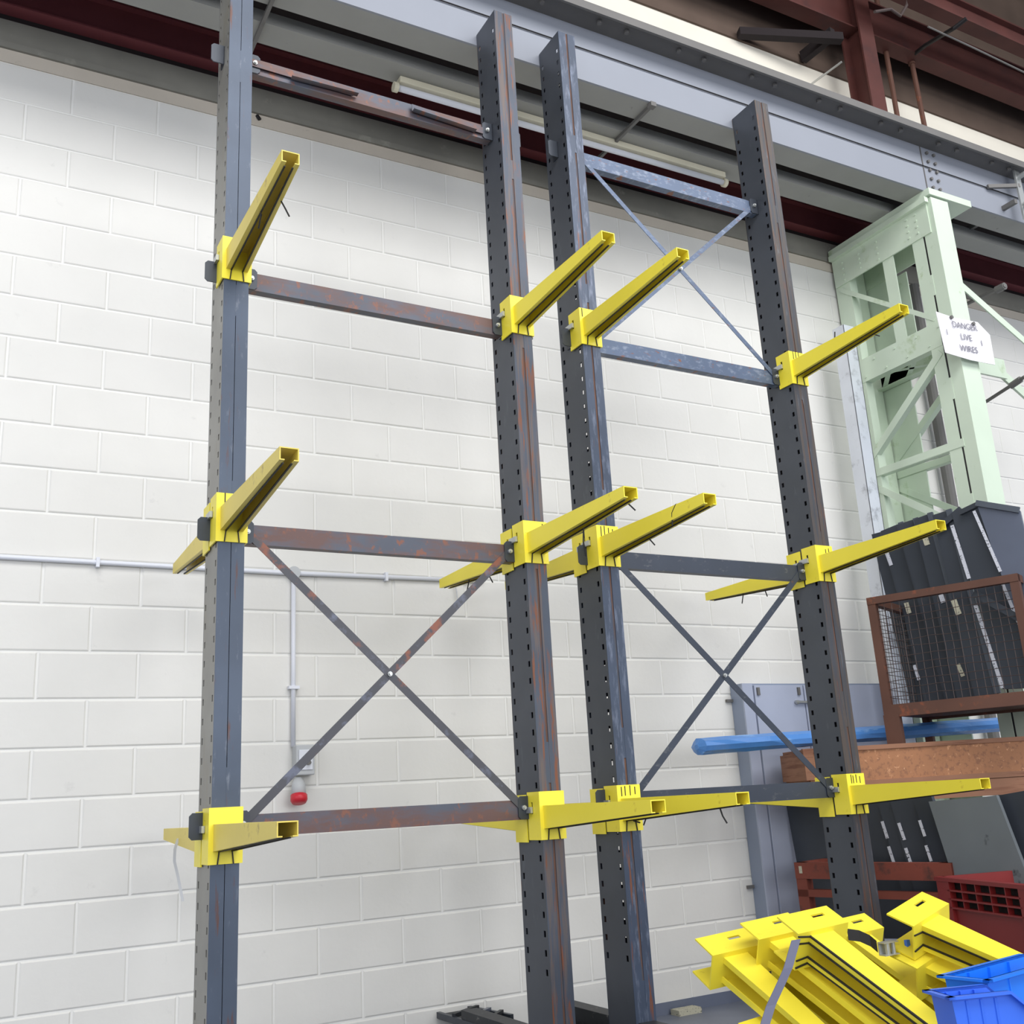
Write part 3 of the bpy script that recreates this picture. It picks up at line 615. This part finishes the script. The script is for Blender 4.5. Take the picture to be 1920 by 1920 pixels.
for i in range(1, 13):
    z = 1.66 + .63 * i / 13; p = A0 + su * .02 - sn * .04; q = A0 + su * .02 - sn * (WD - .03); wm_.tube([(p.x, p.y, z), (q.x, q.y, z)], .0022, 4, False)
wo = P(wm_, 'wire_mesh', M['wire'], st); wo['kind'] = 'stuff'
tag(st, 'rusty brown steel stillage with wire mesh side on the timber crate', 'stillage')

# sheet-steel uprights leaning in the stillage, each from its corners in a plane inside the side mesh
def panel(name, px, off, th, m, label, group, lab=None, lip=None):
    Pn = A0 - sn * off; c = [atP(x, y, Pn, sn) for x, y in px]
    e = empty(name, (c[0] + c[-1]) / 2 if False else c[0])
    P(MB().prism(c, -sn * th), 'face_sheet', m, e)
    if lip:                                        # folded edges standing proud of the sheet
        for (i, j, w_) in lip:
            P(MB().bar(c[i] + sn * .012, c[j] + sn * .012, .035, .022, up=(c[(j + 1) % 4] - c[j])), 'folded_edge', M['sheetmid'], e)
    if lab:
        for (x0, y0, x1, y1, w_, mm) in lab:
            a = atP(x0, y0, Pn + sn * .004, sn); b = atP(x1, y1, Pn + sn * .004, sn)
            P(MB().bar(a, b, .004, w_, up=sn), 'label_strip', M[mm], e)
    tag(e, label, 'steel shelf panel', group); return e
GP = 'dark steel panels leaning in the mesh stillage'
panel('shelf_panel', [(1634, 1002), (1664, 994), (1742, 1322), (1708, 1322)], .62, .03, M['sheet'], 'leftmost narrow dark steel panel leaning in the mesh stillage', GP, lip=[(0, 3, 1), (1, 2, 1)])
panel('shelf_panel', [(1651, 996), (1690, 980), (1790, 1320), (1742, 1324)], .52, .03, M['sheet'], 'dark panel with white label near its top, second from the stillage left end', GP, [(1663, 1037, 1671, 1060, .025, 'label'), (1699, 1130, 1705, 1150, .03, 'cream_label'), (1714, 1247, 1723, 1275, .02, 'label')], lip=[(0, 3, 1), (1, 2, 1)])
panel('shelf_panel', [(1682, 984), (1718, 972), (1818, 1312), (1775, 1318)], .42, .03, M['sheet'], 'plain dark panel third from the stillage left end', GP, lip=[(0, 3, 1), (1, 2, 1)])
panel('shelf_panel', [(1713, 974), (1745, 962), (1836, 1308), (1796, 1314)], .34, .03, M['sheet'], 'dark panel with cream label high on its face, middle of the stillage', GP, [(1732, 1001, 1739, 1022, .035, 'cream_label'), (1764, 1115, 1769, 1130, .03, 'label'), (1796, 1245, 1806, 1268, .025, 'cream_label')], lip=[(0, 3, 1), (1, 2, 1)])
panel('shelf_panel', [(1748, 966), (1780, 956), (1872, 1300), (1828, 1305)], .26, .03, M['sheet'], 'dark panel just left of the label edged panels', GP, [(1788, 1125, 1798, 1152, .035, 'cream_label')], lip=[(0, 3, 1), (1, 2, 1)])
panel('shelf_panel', [(1784, 962), (1833, 948), (1925, 1210), (1925, 1290), (1880, 1292)], .20, .04, M['sheet'], 'wide dark panel with a white strip down its left edge', GP, [(1785, 985, 1817, 1085, .022, 'label'), (1829, 1135, 1880, 1290, .022, 'label')])
panel('shelf_panel', [(1831, 944), (1912, 957), (1940, 1080), (1945, 1290), (1925, 1215)], .12, .03, M['sheetlight'], 'wide paler grey panel in front, white strip along its left edge', GP, [(1826, 958, 1876, 1072, .018, 'label'), (1876, 1085, 1925, 1205, .018, 'label')], lip=[(0, 1, 1)])
Pq = A0 - sn * .12
thing_mb(MB().bar(atP(1800, 962, A0 - sn * .16, sn), atP(1838, 944, A0 - sn * .12, sn), .03, .03), 'folded_lip', M['sheet'], 'black folded steel lip at the top left of the pale panel', 'steel strip')
thing_mb(MB().bar(atP(1755, 995, A0 - sn * .22, sn), atP(1803, 954, A0 - sn * .22, sn), .035, .03), 'steel_offcut', M['sheet'], 'dark steel offcut poking up behind the tip of the middle arm', 'steel strip')
thing_mb(MB().bar(atP(1826, 1112, A0 - sn * .06, sn), atP(1912, 1160, A0 - sn * .06, sn), .04, .03), 'cross_angle', M['sheet'], 'dark angle bar lying across the panels behind the mesh', 'steel strip')

# lower stillage, its panels
B0 = Vector((4.12, -.42, 0)); B1 = Vector((4.33, -1.36, 0)); bu = (B1 - B0).normalized(); BL = (B1 - B0).length; bn = Vector((bu.y, -bu.x, 0))
if bn.x > 0: bn = -bn
ls = empty('lower_stillage', B0)
def BO(a, b, c, d, z0, z1): return obox(MB(), B0, bu, bn, a, b, c, d, z0, z1)
for a in (0, BL - .07):
    for d in (0, -1.1): P(BO(a, a + .07, d - .06, d, 0, .78), 'corner_post', M['stillagered'], ls)
P(BO(0, BL, -.05, .004, .69, .78), 'top_rail', M['stillagered'], ls)
P(BO(0, BL, -.05, .0, .59, .63), 'middle_rail', M['stillagered'], ls)
P(BO(0, BL, -.05, .0, .10, .18), 'bottom_rail', M['stillagered'], ls)
P(BO(0, .05, -1.1, 0, .69, .78), 'top_rail', M['stillagered'], ls); P(BO(BL - .05, BL, -1.1, 0, .69, .78), 'top_rail', M['stillagered'], ls)
P(BO(.0, BL, -1.1, -.05, .18, .20), 'deck_plate', M['stillagered'], ls)
P(BO(.03, .05, .004, .006, .72, .76), 'card_holder', M['cream_label'], ls)
tag(ls, 'rusty red steel stillage on the floor behind the rightmost column', 'stillage')
def panel2(px, off, th, m, label, lab=None, name='shelf_panel'):
    Pn = B0 - bn * off; c = [atP(x, y, Pn, bn) for x, y in px]; e = empty(name, c[0])
    P(MB().prism(c, -bn * th), 'face_sheet', m, e)
    for (x0, y0, x1, y1, w_, mm) in (lab or ()):
        a = atP(x0, y0, Pn + bn * .004, bn); b = atP(x1, y1, Pn + bn * .004, bn); P(MB().bar(a, b, .004, w_, up=bn), 'label_strip', M[mm], e)
    tag(e, label, 'steel shelf panel', 'dark steel panels leaning in the lower stillage'); return e
panel2([(1474, 1508), (1560, 1500), (1600, 1760), (1520, 1760)], .30, .04, M['sheet'], 'dark panel left of the rightmost column in the lower stillage')
panel2([(1600, 1500), (1655, 1500), (1725, 1760), (1620, 1760)], .26, .04, M['sheet'], 'narrow dark panel right behind the rightmost column, lower stillage')
panel2([(1645, 1500), (1672, 1498), (1745, 1750), (1712, 1750)], .20, .03, M['sheet'], 'dark panel with the leftmost pair of slotted white labels', [(1654, 1540, 1664, 1572, .018, 'label'), (1666, 1587, 1676, 1618, .018, 'label')])
panel2([(1668, 1497), (1715, 1494), (1790, 1740), (1735, 1750)], .16, .03, M['sheet'], 'dark panel with the middle pair of slotted white labels', [(1685, 1543, 1696, 1575, .018, 'label'), (1698, 1590, 1709, 1622, .018, 'label')])
panel2([(1712, 1496), (1745, 1490), (1820, 1720), (1778, 1730)], .10, .03, M['sheet'], 'dark panel with the rightmost pair of slotted white labels', [(1724, 1538, 1734, 1568, .016, 'label'), (1736, 1585, 1746, 1615, .016, 'label')])
panel2([(1741, 1503), (1868, 1492), (1925, 1640), (1925, 1690), (1788, 1650)], .02, .03, M['sheetworn'], 'wide scuffed grey steel sheet leaning behind the red crate', name='scuffed_sheet')
panel2([(1868, 1492), (1935, 1480), (1990, 1700), (1925, 1640)], .10, .05, M['sheet'], 'dark panel at the right edge beside the scuffed grey sheet')

# red crate
R0 = Vector((4.03, -1.52, 0)); R1 = Vector((3.84, -2.16, 0)); ru = (R1 - R0).normalized(); RL = (R1 - R0).length; rn = Vector((ru.y, -ru.x, 0))
if rn.x > 0: rn = -rn
rc = empty('red_crate', R0)
def RO(a, b, c, d, z0, z1, mb=None): return obox(mb or MB(), R0, ru, rn, a, b, c, d, z0, z1)
zt = .742
P(RO(.0, RL, -.02, -.005, .02, .60), 'side_wall', M['redcrate'], rc)
P(RO(.0, .10, -.02, .012, .02, zt - .01), 'side_post', M['redcrate'], rc); P(RO(RL - .06, RL, -.02, .012, .02, zt - .01), 'side_post', M['redcrate'], rc)
P(RO(-.01, RL + .01, -.03, .016, zt - .018, zt), 'rim', M['redcrate'], rc)
rg = MB()
for z in (.600, .640, .680): RO(.08, RL - .05, -.02, .012, z, z + .008, rg)
for i in range(1, 5): a = .08 + (RL - .13) * i / 5; RO(a, a + .006, -.02, .008, .60, zt - .018, rg)
P(rg, 'grip_ribs', M['redcrate'], rc)
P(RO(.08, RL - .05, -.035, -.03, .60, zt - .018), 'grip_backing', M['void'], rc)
P(RO(0, .02, -.6, -.02, .02, zt), 'end_wall', M['redcrate'], rc); P(RO(RL - .02, RL, -.6, -.02, .02, zt), 'end_wall', M['redcrate'], rc)
P(RO(0, RL, -.62, -.60, .02, zt), 'side_wall', M['redcrate'], rc)
P(RO(.0, RL, -.6, -.02, .0, .02), 'base', M['redcrate'], rc)
tag(rc, 'deep red plastic crate behind the pile of yellow arms', 'crate')

# ------------------------------------------------------------------ strapped pile of loose arms
Mm = Matrix(((-0.0621, 0.9915, -0.1140), (-0.9041, -0.1043, -0.4144), (-0.4228, 0.0774, 0.9029)))
Mr = Matrix(((0.1098, 0.9630, -0.2460), (-0.9354, 0.0164, -0.3532), (-0.3361, 0.2689, 0.9026)))
def posed(Mx, t, lat=0, up=0, out=0, yaw=0):
    o_, u_, l_ = Mx.col[0], Mx.col[1], Mx.col[2]
    p = Vector(t) + l_ * lat + u_ * up + o_ * out
    Rm = Matrix((-l_, -o_, u_)).transposed()
    if yaw: Rm = Matrix.Rotation(yaw, 3, l_) @ Rm
    return Matrix.Translation(p) @ Rm.to_4x4()
GP2 = 'loose yellow arms in the strapped pile'
MN = (2.2302, -2.5924, .7183); RT = (2.7459, -2.591, .716)
pile = [
 (2, Mm, MN, 0, 0, 0, 0, 'loose yellow arm on top of the pile with four black edging lines'),
 (1, Mr, RT, 0, 0, 0, 0, 'loose yellow arm raised at the right of the pile before the red crate'),
 (0, Mr, RT, -.132, -.03, .03, 0, 'loose yellow arm tucked under the raised right hand arm'),
 (0, Mm, (2.1289, -2.2738, .6365), 0, 0, 0, 0, 'loose yellow arm with its bracket farthest left in the pile'),
 (0, Mm, (2.242, -2.4125, .6707), 0, 0, -.03, 0, 'loose yellow arm between the leftmost one and the topmost one'),
 (0, Mm, (2.40, -2.26, .57), 0, 0, 0, 0, 'loose yellow arm whose slotted wing shows left of the grey strap'),
 (0, Mm, (2.7888, -2.2146, .6179), 0, 0, 0, 0, 'loose yellow arm behind the ratchet buckle'),
 (0, Mm, (2.12, -2.47, .40), 0, 0, 0, .05, 'loose yellow arm lying lowest at the bottom edge of the pile'),
]
for ed_, Mx, t, la, up, out, yw, lb in pile:
    loose_arm(lb, GP2, posed(Mx, t, la, up, out, yw), ed_)
tr = empty('trestle', (2.4, -2.9, 0))
P(MB().box((1.95, -2.75, .14), (3.05, -2.60, .22)), 'top_bar', M['darkjunk'], tr)
for x in (2.0, 2.95): P(MB().box((x, -2.72, 0), (x + .06, -2.63, .14)), 'leg', M['darkjunk'], tr)
tag(tr, 'low dark steel trestle beneath the pile of yellow arms', 'trestle')
# strap and ratchet
pts = [atY(1493, 1762, -2.62), atY(1478, 1815, -2.68), atY(1466, 1842, -2.72), atY(1446, 1885, -2.74), atY(1432, 1930, -2.78)]
sw = .019
thing_mb(MB().loft([[tuple(p + Vector((-sw, 0, 0))), tuple(p + Vector((sw, 0, 0))), tuple(p + Vector((sw, .002, 0))), tuple(p + Vector((-sw, .002, 0)))] for p in pts]), 'strap', M['strap'], 'grey woven strap pulled down over the left side of the pile', 'strap')
q = [atY(1590, 1752, -2.45), atY(1612, 1755, -2.46), atY(1632, 1764, -2.48), atY(1645, 1775, -2.50)]
rs = empty('ratchet_strap', q[2])
P(MB().loft([[tuple(p + Vector((0, 0, -sw))), tuple(p + Vector((0, 0, sw))), tuple(p + Vector((0, .002, sw))), tuple(p + Vector((0, .002, -sw)))] for p in q]), 'webbing', M['black'], rs)
c = atY(1660, 1777, -2.50)
P(MB().box(c + Vector((-.035, -.004, -.022)), c + Vector((.035, .0, .022))).box(c + Vector((-.035, -.03, -.022)), c + Vector((.035, -.004, -.018))).box(c + Vector((-.035, -.03, .018)), c + Vector((.035, -.004, .022))).tube([c + Vector((-.012, -.02, -.02)), c + Vector((-.012, -.02, .02))], .009, 10).tube([c + Vector((.018, -.02, -.02)), c + Vector((.018, -.02, .02))], .007, 10), 'buckle', M['zinc'], rs)
c = atY(1699, 1771, -2.51); P(MB().box(c + Vector((-.008, -.012, -.016)), c + Vector((.008, 0, .016))), 'blue_handle', M['bluebin'], rs)
tag(rs, 'black ratchet strap with steel buckle in the middle of the pile', 'strap')

# ------------------------------------------------------------------ blue bins, lower right
def bin_(o, yaw, sx, sy, h, m, label):
    """open-fronted picking bin: full height for sx, then the side walls slope down to a low lip"""
    e = empty('storage_bin', o, (0, 0, yaw)); t = .004; lx = sx + .10; lh = h * .4
    for y in (0, sy): MB().prism([(.012, y, 0), (lx - .02, y, 0), (lx, y, lh), (sx, y, h), (0, y, h)], (0, t if y == 0 else -t, 0)).build('side_wall', m, e)
    MB().prism([(.012, t, 0), (.012 + t, t, 0), (t, t, h), (0, t, h)], (0, sy - 2 * t, 0)).build('back_wall', m, e)
    MB().prism([(lx - .02, t, 0), (lx - .02 - t, t, 0), (lx - t, t, lh), (lx, t, lh)], (0, sy - 2 * t, 0)).build('front_lip', m, e)
    MB().box((.012, t, 0), (lx - .02, sy - t, t)).build('base', m, e)
    r_ = .016
    for y0, y1 in ((-r_, t), (sy - t, sy + r_)):
        MB().prism([(-r_, y0, h), (sx, y0, h), (lx + .006, y0, lh), (lx + .006, y0, lh - .006), (sx - .003, y0, h - .007), (-r_, y0, h - .007)], (0, y1 - y0, 0)).build('rim', m, e)
    MB().box((-r_, -r_, h - .007), (t, sy + r_, h)).build('rim', m, e)
    for i in range(1, 4): MB().tube([(sx * i / 4, .0, h - .014), (sx * i / 4, .0, h * .45)], .0045, 8).build('rib', m, e)
    for i in range(1, 4): MB().box((sx * i / 4 - .003, sy - .012, .01), (sx * i / 4 + .003, sy - .004, h - .008)).build('inner_rib', m, e)
    tag(e, label, 'bin', 'blue plastic bins'); return e
pz = .66; A = atZ(1783, 1868, pz); A2 = atZ(1890, 1857, pz)
bin_((A.x, A.y, pz - .16), math.atan2(A2.y - A.y, A2.x - A.x), (A2 - A).length, .10, .16, M['bluebin'], 'pale blue plastic bin nearest the camera at lower right')
B_ = atZ(1850, 1836, pz + .01)
bin_((B_.x, B_.y, pz - .13), .14, .45, .13, .14, M['bluebin2'], 'brighter blue plastic bin behind the pale blue one')

# ------------------------------------------------------------------ dark steel pieces on the floor between columns
jk = empty('steel_offcuts', atZ(880, 1900, .18))
a = atZ(822, 1903, .20); b = atZ(870, 1890, .20); c = atZ(960, 1908, .20); d = atZ(925, 1935, .20)
P(MB().prism([a, b, c, d], (0, 0, -.02)), 'steel_tray', M['darkjunk'], jk)
P(MB().bar(a, d, .03, .02).bar(b, c, .03, .02), 'tray_edge', M['sheet'], jk)
for s_ in (.3, .55, .8): P(MB().bar(a.lerp(d, s_) + Vector((0, 0, .018)), b.lerp(c, s_) + Vector((0, 0, .018)), .02, .02), 'offcut', M['sheetlight'] if s_ == .55 else M['darkjunk'], jk)
tag(jk, 'dark steel offcuts heaped at the foot of the second column', 'steel offcuts')
thing_mb(MB().box((3.42, -.10, 0), (3.58, -.02, .03)), 'floor_scrap', M['cream_label'], 'small pale scrap lying on floor against the wall base', 'scrap')
